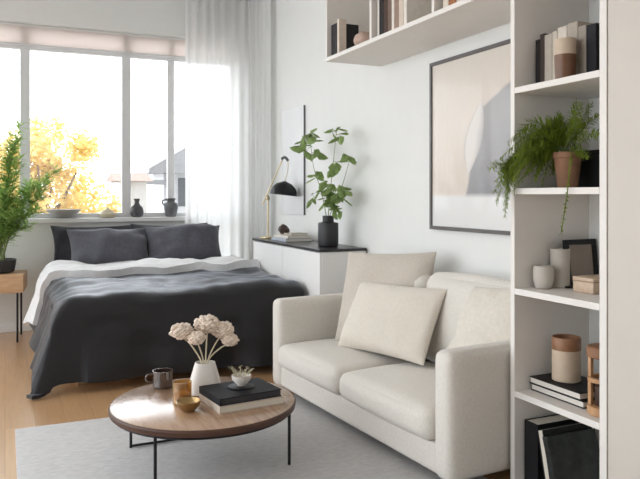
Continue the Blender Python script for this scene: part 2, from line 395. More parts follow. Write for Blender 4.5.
# pale pink roller blind pulled down over the transom lights
bl = thing('roller_blind', (.5, 7.355, 2.78), 'pale pinkish fabric roller blind pulled just over the top strip of the window', 'blind')
b = BM(); box(b, -1.285, 2.285, 7.353, 7.356, 2.765, 2.938); obj('blind_fabric', b, M['blind'], bl, smooth=False)
b = BM(); tube(b, [(-1.295, 7.354, 2.945), (2.295, 7.354, 2.945)], .008, 12); obj('blind_roller', b, M['trim'], bl)
b = BM(); box(b, -1.285, 2.285, 7.348, 7.361, 2.752, 2.765, .003); obj('bottom_bar', b, M['frame'], bl, smooth=False)

# out-of-frame walls: left window sized for its light, rear window added for fill
def wall_open(name, axis, c0, c1, lo, hi, o0, o1, oz0, oz1):
    b = BM()
    def bx(a0, a1, z0, z1):
        if axis == 'x': box(b, a0, a1, c0, c1, z0, z1)
        else: box(b, c0, c1, a0, a1, z0, z1)
    bx(lo, o0, 0, ZC); bx(o1, hi, 0, ZC); bx(o0, o1, 0, oz0); bx(o0, o1, oz1, ZC)
    return struct(name, b, M['wall'])
wall_open('wall_left', 'y', XL-.2, XL, YF, YB+.25, .6, 7.0, .10, 3.05)
window(3, 'y', XL-.1, .6, 7.0, .10, 3.05, [(2.1, .07), (3.6, .07), (5.1, .07)])
wall_open('wall_rear', 'x', YF-.2, YF, XL-.2, XR+.2, -1.3, 1.5, .85, 2.75)
window(4, 'x', YF-.1, -1.3, 1.5, .85, 2.75, [(.1, .07)])  # unseen window, added as soft fill from behind the camera

# ------------------------------------------------------------------ curtain
ct = thing('curtain', (2.05, 7.1, .0), 'floor-length sheer white curtain drawn to the right side of the window', 'curtain')
path = bez([(1.70, 7.17, 0), (1.95, 7.17, 0), (2.2, 7.165, 0), (2.37, 7.12, 0), (2.43, 6.97, 0), (2.44, 6.8, 0), (2.445, 6.62, 0)], 26)
b = BM(); NZ = 26; cols = []
acc = 0
for i, p in enumerate(path):
    q = path[min(i+1, len(path)-1)]-path[max(i-1, 0)]; q.normalize(); nrm = Vector((q.y, -q.x, 0))
    if i: acc += (p-path[i-1]).length
    col = []
    for k in range(NZ+1):
        f = k/NZ; z = .015+(3.385-.015)*f
        ph = acc*2*PI/.098 + 1.1*math.sin(acc*7.3) + .5*noise.noise(Vector((acc*5, z*.5, 0)))
        amp = (.020+.008*math.sin(acc*9.1))*(1-.25*f)
        col.append(b.verts.new(p+nrm*amp*math.sin(ph)+Vector((0, 0, z))))
    cols.append(col)
for a, c in zip(cols, cols[1:]):
    for k in range(NZ): b.faces.new((a[k], c[k], c[k+1], a[k+1]))
obj('curtain_fabric', b, M['curtain'], ct, angle=80)
b = BM(); tube(b, [(p.x, p.y, 3.39) for p in path[::6]] + [tuple(path[-1]+Vector((0, 0, 3.39)))], .012, 8); trk = obj('curtain_track', b, M['framegrey'], ct)
for i in range(6, len(path), 40):
    b = BM(); tube(b, [path[i]+Vector((0, 0, 3.40)), path[i]+Vector((0, 0, ZC-.001))], .006, 6); obj('track_bracket', b, M['framegrey'], trk)

# ------------------------------------------------------------------ outside the window
b = BM(); box(b, -40, 60, 9, 70, -3.2, -3.0); o = obj('garden_ground', b, M['ground'], smooth=False); tag(o, kind='structure')
def tree(x, y, z0, crown, n, seed, label):
    rnd = random.Random(seed); t = thing('autumn_tree', (x, y, z0), label, 'tree')
    b = BM(); cz = crown[2]
    tube(b, bez([(x, y, z0), (x+.1, y, z0+1.3), (x-.05, y+.05, cz-.8), (x+.1, y, cz+.4)], 6), [.17-.0085*k for k in range(19)], 8)
    for k in range(9):
        a = rnd.uniform(0, 2*PI); r = rnd.uniform(.7, 1)
        e = Vector((x+crown[0]*r*.75*math.cos(a), y+crown[1]*r*.75*math.sin(a), cz+crown[3]*rnd.uniform(-.3, .7)))
        s = Vector((x, y, cz-rnd.uniform(.2, 1.2)))
        tube(b, bez([s, s.lerp(e, .5)+Vector((0, 0, -.15)), e], 5), [.07-.005*q for q in range(11)], 6)
    obj('trunk', b, M['bark'], t)
    b = BM()
    cl = []
    for k in range(70):
        while True:
            v = Vector([rnd.uniform(-1, 1) for _ in range(3)])
            if v.length < 1 and v.length > .08: break
        cl.append(Vector((x+v.x*crown[0], y+v.y*crown[1], cz+v.z*crown[3]*(1-.25*abs(v.x)))))
    for k in range(n):
        c = rnd.choice(cl); d = Vector([rnd.gauss(0, 1) for _ in range(3)]).normalized()
        p = c+d*rnd.random()**.6*.42
        leaf(b, p, (rnd.gauss(0, 1), rnd.gauss(0, 1), rnd.gauss(-.3, .7)), (rnd.gauss(0, .4), rnd.gauss(0, .4), 1), rnd.uniform(.10, .17), rnd.uniform(.07, .11))
    obj('foliage', b, M['leafyellow'], t, smooth=False, mods='open')
    return t
tree(.95, 18.5, -3, (1.85, 1.5, 1.1, 2.15), 13000, 3, 'yellow-leaved autumn tree outside the wide middle window pane')
hs = thing('house', (6.4, 26, -3), 'pale grey house with an overhanging dark gable roof, seen through the narrow right-hand pane', 'house')
b = BM(); box(b, 5.05, 8.4, 24.5, 26.4, -3, 2.10, .02); obj('house_wall', b, M['housewall'], hs, smooth=False)
b = BM()
v = [b.verts.new(p) for p in ((4.45, 24, 2.05), (9.0, 24, 2.05), (9.0, 26.6, 2.05), (4.45, 26.6, 2.05), (6.3, 24, 3.3), (6.3, 26.6, 3.3), (4.45, 24, 2.20), (9.0, 24, 2.20), (9.0, 26.6, 2.20), (4.45, 26.6, 2.20))]
for f in ((3, 2, 1, 0), (0, 1, 7, 4, 6), (2, 3, 9, 5, 8), (0, 6, 9, 3), (1, 2, 8, 7), (6, 4, 5, 9), (4, 7, 8, 5)): b.faces.new([v[k] for k in f])
obj('house_roof', b, M['roofgrey'], hs, smooth=False)
b = BM(); box(b, 4.2, 5.2, 23.9, 24.45, 1.66, 1.82, .01); obj('flat_canopy', b, M['roofgrey'], hs, smooth=False)
b = BM(); box(b, 5.55, 6.0, 24.46, 24.52, .9, 1.9, .01); obj('house_window', b, M['darkglass'], hs, smooth=False)
an = thing('outbuilding', (3.6, 23, -3), 'low white outbuilding with a faded reddish roof left of the grey house', 'outbuilding')
b = BM(); box(b, 3.15, 3.95, 21.6, 23.6, -3, 1.72, .02); obj('house_wall', b, M['housewhite'], an, smooth=False)
b = BM(); v = [b.verts.new(p) for p in ((3.0, 21.4, 1.72), (4.12, 21.4, 1.72), (4.12, 23.8, 1.72), (3.0, 23.8, 1.72), (3.0, 22.6, 1.99), (4.12, 22.6, 1.99))]
for f in ((3, 2, 1, 0), (0, 1, 5, 4), (2, 3, 4, 5), (0, 4, 3), (1, 2, 5)): b.faces.new([v[k] for k in f])
obj('house_roof', b, M['rooftile'], an, smooth=False)

# ------------------------------------------------------------------ bed
bed = thing('bed', (1.15, 6.1, 0), 'wide low bed with a pale sheet under charcoal bedding below the window', 'bed')
b = BM(); box(b, .42, 2.03, 4.98, 7.10, .10, .26, .01); obj('bed_base', b, M['oak'], bed)
b = BM(); softbox(b, .40, 2.045, 4.975, 7.105, .26, .575, .06, n=10); obj('mattress', b, M['sheet'], bed, angle=80)
for x in (.48, 1.95):
    for y in (5.08, 7.02):
        b = BM(); box(b, x-.03, x+.03, y-.03, y+.03, .0005, .10, .004); obj('leg', b, M['oak'], bed)
TX0, TX1, TY0, TZ = .475, 2.045, 5.01, .615
def drape(e, r=.085, flare=.16):
    if e <= 0: return 0., 0.
    q = r*PI/2
    if e < q: return r*math.sin(e/r), r*(1-math.cos(e/r))
    return r+(e-q)*flare, r+(e-q)*.98
def drape_pt(x, y, lift=0, fold=1.0):
    """cloth coordinates -> world, hanging over the left, right and foot edges"""
    ex = TX0-x; er = x-TX1; ey = TY0-y
    ox, dx = drape(ex, .20, .36); orr, dr = drape(er, .05, 0); oy, dy = drape(ey, .15, .10)
    px = min(max(x, TX0), TX1)-ox+min(orr, .028); py = max(y, TY0)-oy
    dz = math.hypot(max(dx, dr), dy) if max(dx, dr) > 0 and dy > 0 else max(dx, dr, dy)
    if dx > 0 and dy > 0:                                   # gathered corner leans outward
        k = min(dx, dy); px -= .03*k; py -= .04*k
    q = Vector((x*1.7, y*1.7, 3))
    w = .034*noise.noise(q) + .024*noise.noise(q*2.1+Vector((9, 0, 0))) + .012*noise.noise(q*4.7)
    w += .018*noise.noise(Vector((x*2.0, y*8, 1)))
    z = TZ-dz+lift+w*fold*(1 if dz < .05 else .4)
    if dy > .1 and dx <= 0: py += .030*min(1, dy*2)*math.sin(x*9.5+2*noise.noise(Vector((x*2, 0, 0))))+w*.6
    if dx > .1 and dy <= 0: px -= .022*min(1, dx*2)*math.sin(y*9+1)+w*.4 - .01
    zf = .022+.012*noise.noise(Vector((x*6, y*6, 0)))
    if z < zf:
        ov = zf-z; z = zf
        if dy > dx: py -= ov*.35
        else: px -= ov*.35
    p = Vector((px, py, z))
    p.x = min(p.x, 2.058)
    return p
def cloth(xa, xb, ya, yb, nx, ny, lift, lim=None, th=.022, wob=0, fold=1.0):
    b = BM(); top = []; 
    for i in range(nx+1):
        row = []
        for j in range(ny+1):
            v = j/ny; y = ya+(yb-ya)*v
            x0 = xa(y) if callable(xa) else xa
            x = x0+(xb-x0)*i/nx
            yy = y + wob*noise.noise(Vector((x*2.4, 5, y)))*(1 if j in (0, ny) or True else 0)
            row.append(drape_pt(x, yy, lift, fold))
        top.append(row)
    nrm = [[None]*(ny+1) for _ in range(nx+1)]
    for i in range(nx+1):
        for j in range(ny+1):
            du = top[min(i+1, nx)][j]-top[max(i-1, 0)][j]; dv = top[i][min(j+1, ny)]-top[i][max(j-1, 0)]
            n = du.cross(dv); nrm[i][j] = n.normalized() if n.length > 1e-9 else Vector((0, 0, 1))
    T = [[b.verts.new(top[i][j]+nrm[i][j]*th*.5) for j in range(ny+1)] for i in range(nx+1)]
    B = []
    for i in range(nx+1):
        r = []
        for j in range(ny+1):
            q = top[i][j]-nrm[i][j]*th*.5; q.z = max(q.z, .004); r.append(b.verts.new(q))
        B.append(r)
    for i in range(nx):
        for j in range(ny):
            b.faces.new((T[i][j], T[i+1][j], T[i+1][j+1], T[i][j+1])); b.faces.new((B[i][j], B[i][j+1], B[i+1][j+1], B[i+1][j]))
    for i in range(nx):
        b.faces.new((T[i][0], B[i][0], B[i+1][0], T[i+1][0])); b.faces.new((T[i][ny], T[i+1][ny], B[i+1][ny], B[i][ny]))
    for j in range(ny):
        b.faces.new((T[0][j], T[0][j+1], B[0][j+1], B[0][j])); b.faces.new((T[nx][j], B[nx][j], B[nx][j+1], T[nx][j+1]))
    return b
dv = thing('duvet', (1.15, 5.8, .0), 'charcoal duvet spread over the bed and falling to the floor at its foot', 'duvet')
def leftedge(y): return TX0-.61+.10*max(0, min(1, (y-4.9)/1.5))
dc = obj('duvet_cover', cloth(leftedge, TX1+.32, TY0-.645, 6.35, 92, 84, .008), M['duvet'], dv, angle=80)
obj('turned_back_edge', cloth(lambda y: TX0-.56-.05*math.sin(y*4), TX1+.10, 5.98, 6.64, 76, 38, .045, th=.075, wob=.12, fold=1.3), M['duvetlight'], dc, angle=80)['label'] = 'pale grey turned-back edge'
def bedpillow(label, c, w, h, t, lean, rz, seed, m):
    mx = Matrix.Translation(c) @ Matrix.Rotation(R(rz), 4, 'Z') @ Matrix.Rotation(R(-lean), 4, 'X')
    b = BM(); pillow(b, w, h, t, mx, seed=seed, wr=.045, pinch=.09, pw=.70)
    return tag(recenter(obj('bed_pillow', b, m, angle=80)), label, 'pillow', 'dark pillows on the bed')
bedpillow('dark grey bed pillow leaning on the wall, behind the left front pillow', (.79, 7.06, .79), .80, .45, .15, 12, 0, 1, M['pillowdark'])
bedpillow('dark grey bed pillow leaning on the wall, behind the right front pillow', (1.52, 7.03, .795), .78, .45, .13, 12, 0, 2, M['pillowdark'])
bedpillow('slate grey pillow at the left front, nearest the green plant', (.90, 6.80, .785), .76, .45, .36, 30, 2, 3, M['pillowgrey'])
bedpillow('slate grey pillow at the right front, nearest the curtain', (1.60, 6.78, .795), .76, .46, .36, 30, -2, 4, M['pillowgrey'])

# ------------------------------------------------------------------ nightstand and tall plant
ns = thing('nightstand', (-.08, 6.95, 0), 'small oak bedside block on thin black legs, left of the bed', 'bedside table')
mx = Matrix.Translation((-.08, 6.93, 0)) @ Matrix.Rotation(R(-6), 4, 'Z')
b = BM(); box(b, -.26, .25, -.22, .22, .44, .60, .008, mx); dbx = obj('drawer_box', b, M['oak'], ns)
b = BM(); box(b, -.235, .225, -.226, -.2195, .455, .585, .002, mx); obj('drawer_front', b, M['oak'], dbx)
for sx in (-.22, .2):
    for sy in (-.18, .18):
        b = BM(); tube(b, [mx @ Vector((sx, sy, .0005)), mx @ Vector((sx, sy, .442))], .009, 8); obj('leg', b, M['blackmetal'], ns)
rnd = random.Random(11)
PX, PY = -.05, 6.93
pl = thing('potted_plant', (PX, PY, .60), 'tall feathery green plant in a dark pot on the bedside block', 'plant')
b = BM(); lathe(b, [(.10, .601), (.13, .615), (.145, .71), (.15, .72), (.14, .722), (.132, .70), (0, .695)], (PX, PY, 0)); pot_ = obj('pot', b, M['darkpot'], pl)
b = BM(); lathe(b, [(0, .6952), (.13, .6952), (.12, .706), (0, .71)], (PX, PY, 0), close=False); obj('soil', b, M['soil'], pot_)
tips = [((.13, 6.86, 1.93), .9), ((.05, 6.95, 1.72), .8), ((.42, 6.85, 1.52), .6), ((.30, 6.75, 1.28), .7), ((-.10, 6.8, 1.80), .9), ((-.25, 6.9, 1.6), .8), ((.22, 7.0, 1.42), .6), ((-.3, 6.8, 1.2), .6), ((.10, 6.7, 1.15), .6), ((.2, 6.8, 1.02), .5), ((.0, 6.72, 1.35), .6), ((.12, 6.8, 1.62), .8), ((.34, 6.78, 1.40), .6), ((.26, 6.72, 1.16), .6), ((.08, 6.88, 1.80), .6)]
sb, fb = BM(), BM()
for (tx, ty, tz), dens in tips:
    p0 = Vector((PX+rnd.uniform(-.05, .05), PY+rnd.uniform(-.05, .05), .70)); p1 = Vector((tx, ty, tz))
    ctl = p0.lerp(p1, .5)+Vector((-.12*(p1.x-PX), 0, .10))
    pts = bez([p0, ctl, p1], 14); tube(sb, pts, [.006-.004*k/len(pts) for k in range(len(pts))], 6)
    for k in range(7, len(pts)):
        for q in range(9):
            a = rnd.uniform(0, 2*PI); d = Vector((math.cos(a), math.sin(a), rnd.uniform(-.1, .9)))
            leaf(fb, pts[k]+Vector((0, 0, rnd.uniform(-.03, .03))), d, (0, 0, 1), rnd.uniform(.07, .125), rnd.uniform(.016, .027))
obj('stems', sb, M['stemgreen'], pl); obj('foliage', fb, M['leafbright'], pl, smooth=False, mods='open')

# ------------------------------------------------------------------ ceramics on the window sill (sill top at 1.072)
SZ = WZ0+.0125
def lathed(name, prof, loc, m, label, cat, group=None, seg=32, sub=None):
    b = BM(); lathe(b, [(r, z) for r, z in prof], (0, 0, 0), seg)
    o = obj(name, b, m); o.location = loc; tag(o, label, cat, group); return o
lathed('shallow_bowl', [(.05, 0), (.07, .005), (.14, .055), (.165, .085), (.158, .086), (.13, .055), (.06, .018), (0, .014)], (.53, 7.335, SZ), M['bowlceramic'], 'wide shallow grey-white bowl on the window sill above the left pillow', 'bowl')
lp = thing('lidded_pot', (.945, 7.33, SZ), 'small squat straw-coloured lidded pot on the window sill', 'pot')
b = BM(); lathe(b, [(.05, 0), (.075, .012), (.085, .035), (.07, .056), (.05, .062), (0, .062)], (.945, 7.33, SZ)); obj('pot_body', b, M['potcream'], lp)
b = BM(); lathe(b, [(.056, .0625), (.05, .072), (.02, .085), (.012, .09), (.014, .10), (0, .108)], (.945, 7.33, SZ)); obj('lid', b, M['potcream'], lp)
jg = thing('bottle_vase', (1.235, 7.325, SZ), 'small round dark grey bottle vase with a narrow neck on the window sill', 'vase')
b = BM(); lathe(b, [(.04, 0), (.062, .02), (.07, .06), (.06, .10), (.03, .13), (.022, .15), (.028, .175), (.032, .19), (.025, .19), (.018, .15), (0, .14)], (1.235, 7.325, SZ)); obj('vase_body', b, M['greyceramic'], jg)
vz = thing('vase', (1.585, 7.33, SZ), 'mid-grey shouldered vase with a wide mouth on the sill, next to the curtain', 'vase')
b = BM(); lathe(b, [(.045, 0), (.055, .01), (.068, .07), (.078, .115), (.066, .145), (.04, .155), (.043, .175), (.058, .192), (.05, .192), (.034, .16), (0, .15)], (1.585, 7.33, SZ)); obj('vase_body', b, M['greyceramic2'], vz)
for s in (-1,):
    b = BM(); tube(b, bez([(1.585+s*.045, 7.33, SZ+.178), (1.585+s*.082, 7.33, SZ+.172), (1.585+s*.088, 7.33, SZ+.145), (1.585+s*.074, 7.33, SZ+.125)], 5), .007, 8); obj('handle', b, M['greyceramic2'], vz)

# ------------------------------------------------------------------ sideboard
sbd = thing('sideboard', (2.305, 5.44, 0), 'long white sideboard with a thin black top against the right wall', 'sideboard')
b = BM(); box(b, 2.126, 2.490, 4.685, 6.195, .12, .879, .003); obj('cabinet_body', b, M['lacquer'], sbd, smooth=False)
b = BM(); box(b, 2.100, 2.492, 4.675, 6.205, .8795, .90, .003); obj('black_top', b, M['blacktop'], sbd, smooth=False)
for y0, y1 in ((4.688, 5.435), (5.441, 6.192)):
    b = BM(); box(b, 2.107, 2.1255, y0, y1, .125, .872, .002); d = obj('door', b, M['lacquer'], sbd, smooth=False)
b = BM(); box(b, 2.16, 2.47, 4.75, 6.13, .0005, .12, .002); obj('plinth', b, M['black'], sbd, smooth=False)

def book(name, label, m, mx, t, d, h, group=None, cat='book', pages=None):
    """local: X thickness 0..t, Y depth 0..d with the spine at Y=0, Z height 0..h"""
    o = thing(name, mx @ Vector((t/2, d/2, 0)), label, cat, group)
    c = min(.004, t*.14)
    b = BM(); box(b, 0, c, 0, d, 0, h, .0008, mx, 1); box(b, t-c, t, 0, d, 0, h, .0008, mx, 1); box(b, c, t-c, 0, c, 0, h, .0008, mx, 1); obj('book_cover', b, m, o, smooth=False)
    b = BM(); box(b, c+.0002, t-c-.0002, c+.0005, d-.004, .004, h-.004, 0, mx); obj('page_block', b, pages or M['pages'], o, smooth=False)
    return o
def flat_mx(x, y, z, ang):
    """book lying flat: thickness up; local Y (depth) -> +X, local Z (height) -> -Y, then turned about Z"""
    m = Matrix(((0, 1, 0), (0, 0, -1), (-1, 0, 0))).to_4x4()     # X->-Z, Y->X, Z->-Y
    return Matrix.Translation((x, y, z)) @ Matrix.Rotation(R(ang), 4, 'Z') @ m
G1 = 'books stacked on the sideboard'
book('book', 'large pale blue-grey book at the bottom of the stack on the sideboard', cover((.42, .45, .50)), flat_mx(2.17, 5.88, .9008+.026, 2), .026, .25, .33, G1)
book('book', 'pale cream book in the middle of the sideboard stack', cover((.62, .58, .52)), flat_mx(2.185, 5.86, .9275+.022, 4), .022, .22, .29, G1)
book('book', 'small taupe book on top of the sideboard stack, beside the dark ornament', cover((.40, .35, .30)), flat_mx(2.23, 5.73, .950+.018, 8), .018, .16, .15, G1)
b = BM(); tt = bmesh.new(); bmesh.ops.create_icosphere(tt, subdivisions=4, radius=.048)
for v in tt.verts: v.co = v.co*(1+.30*noise.noise(v.co*22)+.1*noise.noise(v.co*50)); v.co.z *= .9
zmin = min(v.co.z for v in tt.verts); absorb(b, tt, Matrix.Translation((2.255, 5.79, .9502-zmin)))
tag(recenter(obj('ornament', b, M['darkorn'])), 'lumpy dark brown ornament on top of the sideboard books', 'ornament')
# lamp
LB = Vector((2.22, 6.10, .9005)); dirs = Vector((.912, -.41, 0))
def lp_(s, z): return Vector((LB.x, LB.y, 0))+dirs*s+Vector((0, 0, z))
la = thing('desk_lamp', LB, 'slender brass desk lamp with a black dome shade at the far end of the sideboard', 'lamp')
b = BM(); lathe(b, [(.075, .9005), (.078, .905), (.076, .915), (.02, .922), (0, .922)], (LB.x, LB.y, 0)); obj('base', b, M['palebrass'], la)
b = BM(); tube(b, [lp_(0, .92), lp_(-.004, 1.275)], .008, 10); obj('post', b, M['palebrass'], la)
b = BM(); tube(b, [lp_(-.055, 1.205), lp_(.14, 1.645)], .0065, 10); obj('arm', b, M['palebrass'], la)
b = BM(); tube(b, [lp_(-.004, 1.262)+Vector((0, -.014, 0)), lp_(-.004, 1.288)+Vector((0, .014, 0))], .016, 12); obj('pivot', b, M['palebrass'], la)
b = BM(); tube(b, bez([lp_(.12, 1.632), lp_(.155, 1.648), lp_(.185, 1.615)], 6), .013, 10); obj('head_joint', b, M['framegrey'], la)
b = BM(); tube(b, bez([lp_(.185, 1.615), lp_(.18, 1.52), lp_(.15, 1.42)], 8), .0035, 8); obj('shade_rod', b, M['palebrass'], la)
mxs = Matrix.Translation(lp_(.14, 1.30)) @ Matrix.Rotation(R(6), 4, Vector((.41, .912, 0)))
b = BM(); lathe(b, [(.125, 0), (.122, .03), (.105, .07), (.07, .105), (.03, .12), (.012, .128), (0, .128)], close=False, Mx=mxs)
lathe(b, [(.125, 0), (.119, .03), (.10, .068), (.066, .10), (.028, .115), (0, .118)], close=False, Mx=mxs); obj('lamp_shade', b, M['black'], la, mods='open')
la_sh = [q for q in la.children if q.name.startswith('lamp_shade')][0]
b = BM(); lathe(b, [(0, .035), (.02, .04), (.03, .06), (.022, .09), (.014, .115)], Mx=mxs, seg=16); obj('bulb', b, M['whiteceramic'], la_sh)
# vase with branches
VX, VY = 2.295, 4.945
lathed('vase', [(.07, 0), (.078, .006), (.08, .012), (.08, .175), (.076, .184), (.05, .188), (.044, .194), (.044, .232), (.046, .238), (.038, .238), (.036, .19), (0, .185)], (VX, VY, .9005), M['blackceramic'], 'matte black cylindrical vase with a narrow neck on the sideboard', 'vase')
G2 = 'leafy branches in the black vase'
rnd = random.Random(5)
def branch(label, pts, leaves, seed):
    rr = random.Random(seed); o = thing('leafy_branch', pts[0], label, 'branch', G2)
    P_ = bez(pts, 10); b = BM(); tube(b, P_, [.0042-.0025*k/len(P_) for k in range(len(P_))], 6)
    f = BM()
    for (c, n, spread, L) in leaves:
        c = Vector(c); near = min(P_, key=lambda q: (q-c).length)
        if (near-c).length > .03: tube(b, [near, near.lerp(c, .5)+Vector((0, 0, .006)), c], [.0025, .002, .0015], 5)
        for k in range(n):
            a = 2*PI*k/n+rr.uniform(-.5, .5); d = Vector((math.cos(a)*.7, math.sin(a), rr.uniform(-1.1, .3)))
            s = c+Vector((rr.uniform(-1, 1)*spread*.6, rr.uniform(-1, 1)*spread, rr.uniform(-1, 1)*spread))
            tube(b, [c, s], [.0014, .001], 4)
            l = L*rr.uniform(.85, 1.3)
            if s.x+d.x*l > 2.49: d.x = -abs(d.x)
            leaf(f, s, d, (rr.uniform(-1.1, -.1), rr.uniform(-.9, .3), .8), l, l*rr.uniform(.52, .68))
    obj('stem', b, M['stemgreen'], o); obj('leaves', f, M['leafmid'], o, smooth=False, mods='open')
def bp(u, v, k=0):                                   # across the wall (u towards the camera), v up
    return Vector((VX+.18*u+k, VY-.985*u, 1.14+v))
branch('leafy green branch bending left towards the lamp', [(VX-.008, VY, .95), (VX-.012, VY+.006, 1.12), bp(-.10, .20), bp(-.20, .38), bp(-.255, .62)],
       [(bp(-.30, .60), 6, .03, .12), (bp(-.24, .66), 4, .02, .10), (bp(-.36, .63), 4, .02, .10), (bp(-.32, .52), 4, .03, .12), (bp(-.17, .50), 5, .03, .10), (bp(-.15, .33), 6, .03, .09), (bp(-.19, .14), 4, .03, .08), (bp(-.08, .22), 6, .04, .09)], 1)
branch('tallest leafy green branch rising up the middle of the black vase', [(VX+.006, VY-.01, .95), (VX, VY-.005, 1.13), bp(.03, .20), bp(.07, .42), bp(.11, .645)],
       [(bp(.16, .61), 3, .015, .11), (bp(.07, .655), 4, .02, .08), (bp(.15, .68), 3, .02, .07), (bp(.12, .40), 4, .02, .11), (bp(.05, .39), 4, .02, .10), (bp(.02, .16), 14, .07, .085), (bp(-.03, .24), 6, .04, .085)], 2)
branch('leafy green branch bending right over the sideboard end', [(VX+.01, VY+.012, .95), (VX+.008, VY-.01, 1.13), bp(.13, .14), bp(.21, .28), bp(.28, .43)],
       [(bp(.28, .43), 5, .02, .08), (bp(.22, .46), 3, .015, .07), (bp(.11, .20), 13, .06, .085), (bp(.19, .17), 5, .04, .08), (bp(.07, .10), 11, .06, .075)], 3)

# ------------------------------------------------------------------ pictures on the right wall
def picture(name, y0, y1, z0, z1, dep, fw, mf, mi, label, near=None, rec=.010):
    o = thing(name, (XR, y1, z0), label, 'picture'); x1 = XR-.001; x0 = x1-dep
    b = BM(); box(b, x0, x1, y0+fw, y1, z0, z0+fw, .0015); box(b, x0, x1, y0+fw, y1, z1-fw, z1, .0015); box(b, x0, x1, y1-fw, y1, z0+fw, z1-fw, .0015)
    if near is None: box(b, x0, x1, y0, y0+fw, z0, z1, .0015)
    fr = obj('picture_frame', b, mf, o, smooth=False)
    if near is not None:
        b = BM(); box(b, x0, x1, y0, y0+fw, z0, z1, .001); obj('frame_edge', b, near, o, smooth=False)['label'] = 'near edge of the frame with its dark reflection painted in'
    b = BM(); box(b, x0+rec, x1-.003, y0+fw, y1-fw, z0+fw, z1-fw); pr = obj('print', b, mi, o, smooth=False)
    b = BM(); box(b, x0+rec*.4, x0+rec*.6, y0+fw, y1-fw, z0+fw, z1-fw); obj('glass', b, M['picglass'], fr, smooth=False)
    return o
picture('framed_picture', 2.80, 3.795, 1.083, 2.14, .03, .022, M['picframe'], M['art'], 'large dark-framed abstract grey and cream print above the sofa')
picture('framed_picture', 5.889, 6.445, 1.117, 2.122, .018, .004, M['frame'], M['poster'], 'tall narrow-framed pale print hanging above the sideboard lamp', near=M['framegrey'], rec=.002)  # near bar of the pale frame coloured dark to stand for its reflection

# ------------------------------------------------------------------ rug
b = BM(); box(b, .05, 2.0, 1.7, 4.20, .0005, .013, .004); 
tag(recenter(obj('rug', b, M['rug'])), 'large pale grey woven rug under the coffee table', 'rug')

# ------------------------------------------------------------------ sofa (local: x from front to back, y from near end to far end)
SA = 4.0
SM = Matrix.Translation((1.735, 2.505, 0)) @ Matrix.Rotation(R(SA), 4, 'Z')
SL, SD = 1.86, .755
sf = thing('sofa', SM @ Vector((SD/2, SL/2, 0)), 'oat linen two-seat sofa with low straight arms in front of the right wall', 'sofa')
ln = M['linen']
b = BM(); softbox(b, .02, SD-.01, .03, SL-.03, .055, .195, .02, Mx=SM, n=8); obj('base', b, ln, sf, angle=70)
b = BM(); softbox(b, SD-.075, SD, .09, SL-.09, .15, .62, .034, Mx=SM, n=10); obj('back_frame', b, ln, sf, angle=80)
for y0, y1 in ((0, .125), (SL-.125, SL)):
    b = BM(); softbox(b, 0, SD, y0, y1, .05, .618, .042, (0, .006, .004), SM, n=14); obj('arm', b, ln, sf, angle=80)
for y0, y1, sd in ((.13, .945, 1), (.952, SL-.13, 2)):
    b = BM(); softbox(b, -.025, SD-.155, y0, y1, .19, .34, .055, (.012, .0, .032), SM, n=18, wr=.005, seed=sd); obj('seat_cushion', b, ln, sf, angle=80)
for y0, y1, sd in ((.135, .95, 1), (.955, SL-.135, 2)):
    mx = SM @ Matrix.Translation((SD-.150, (y0+y1)/2, .605)) @ Matrix.Rotation(R(8), 4, 'Y') @ Matrix.Rotation(R(90), 4, 'Z')
    b = BM(); softbox(b, -(y1-y0)/2, (y1-y0)/2, -.072, .072, -.255, .245, .070, (0, .022, .02), mx, n=16, wr=.010, seed=sd+4); obj('back_cushion', b, ln, sf, angle=80)
for x, y, z in ((.07, .07, .0132), (.07, SL-.07, .0005), (SD-.07, .07, .0005), (SD-.07, SL-.07, .0005)):
    w = SM @ Vector((x, y, 0)); z = .0135 if w.x < 2.02 and w.y < 4.22 else .0005
    b = BM(); lathe(b, [(.014, z), (.02, .058)], (w.x, w.y, 0), 12); obj('leg', b, M['black'], sf)
def sofapillow(label, o, xa, za, w, h, t, seed, m, wr=.014):
    b = BM(); pillow(b, w, h, t, frame_mx(o, xa, za), seed=seed, wr=wr, pinch=.055, pw=.52)
    return tag(recenter(obj('sofa_pillow', b, m, angle=80)), label, 'pillow', 'pillows on the sofa')
sofapillow('large square beige pillow standing at the far end of the sofa', (2.149, 3.809, .66), (.252, -.614, .037), (.172, -.031, .485), .70, .59, .17, 5, M['linen2'])
sofapillow('cream oblong pillow propped in front of the large beige one', (2.055, 3.575, .572), (.16, -.70, .021), (.20, -.105, .345), .74, .44, .17, 6, M['cream'])
sofapillow('fluffy cream pillow tucked into the near corner of the sofa', (2.185, 2.785, .622), (.102, -.47, .032), (.268, -.034, .423), .44, .50, .17, 8, M['fur'], .022)

# ------------------------------------------------------------------ coffee table
CX, CY, TT = .885, 3.345, .30
tb = thing('coffee_table', (CX, CY, 0), 'low round walnut coffee table on thin black legs standing on the rug', 'coffee table')
b = BM(); lathe(b, [(.435, TT-.034), (.444, TT-.031), (.448, TT-.010), (.444, TT-.003), (.440, TT-.0012)], (CX, CY, 0), 96); obj('table_edge', b, M['walnutedge'], tb)['label'] = 'dark walnut rim'
b = BM(); lathe(b, [(.4402, TT-.0012), (.438, TT), (0, TT)], (CX, CY, 0), 96, close=False); obj('tabletop', b, M['walnut'], tb)
lg = [(CX+.425*math.cos(R(a)), CY+.425*math.sin(R(a))) for a in (135, 226, 326, 46)]
for x, y in lg:
    b = BM(); tube(b, [(x, y, .0135), (x, y, TT-.033)], .0075, 10); obj('leg', b, M['blackmetal'], tb)
for i, j in ((0, 3),):
    b = BM(); tube(b, [(*lg[i], .022), (*lg[j], .022)], .0065, 10); obj('floor_bar', b, M['blackmetal'], tb)
b = BM(); tt = 64
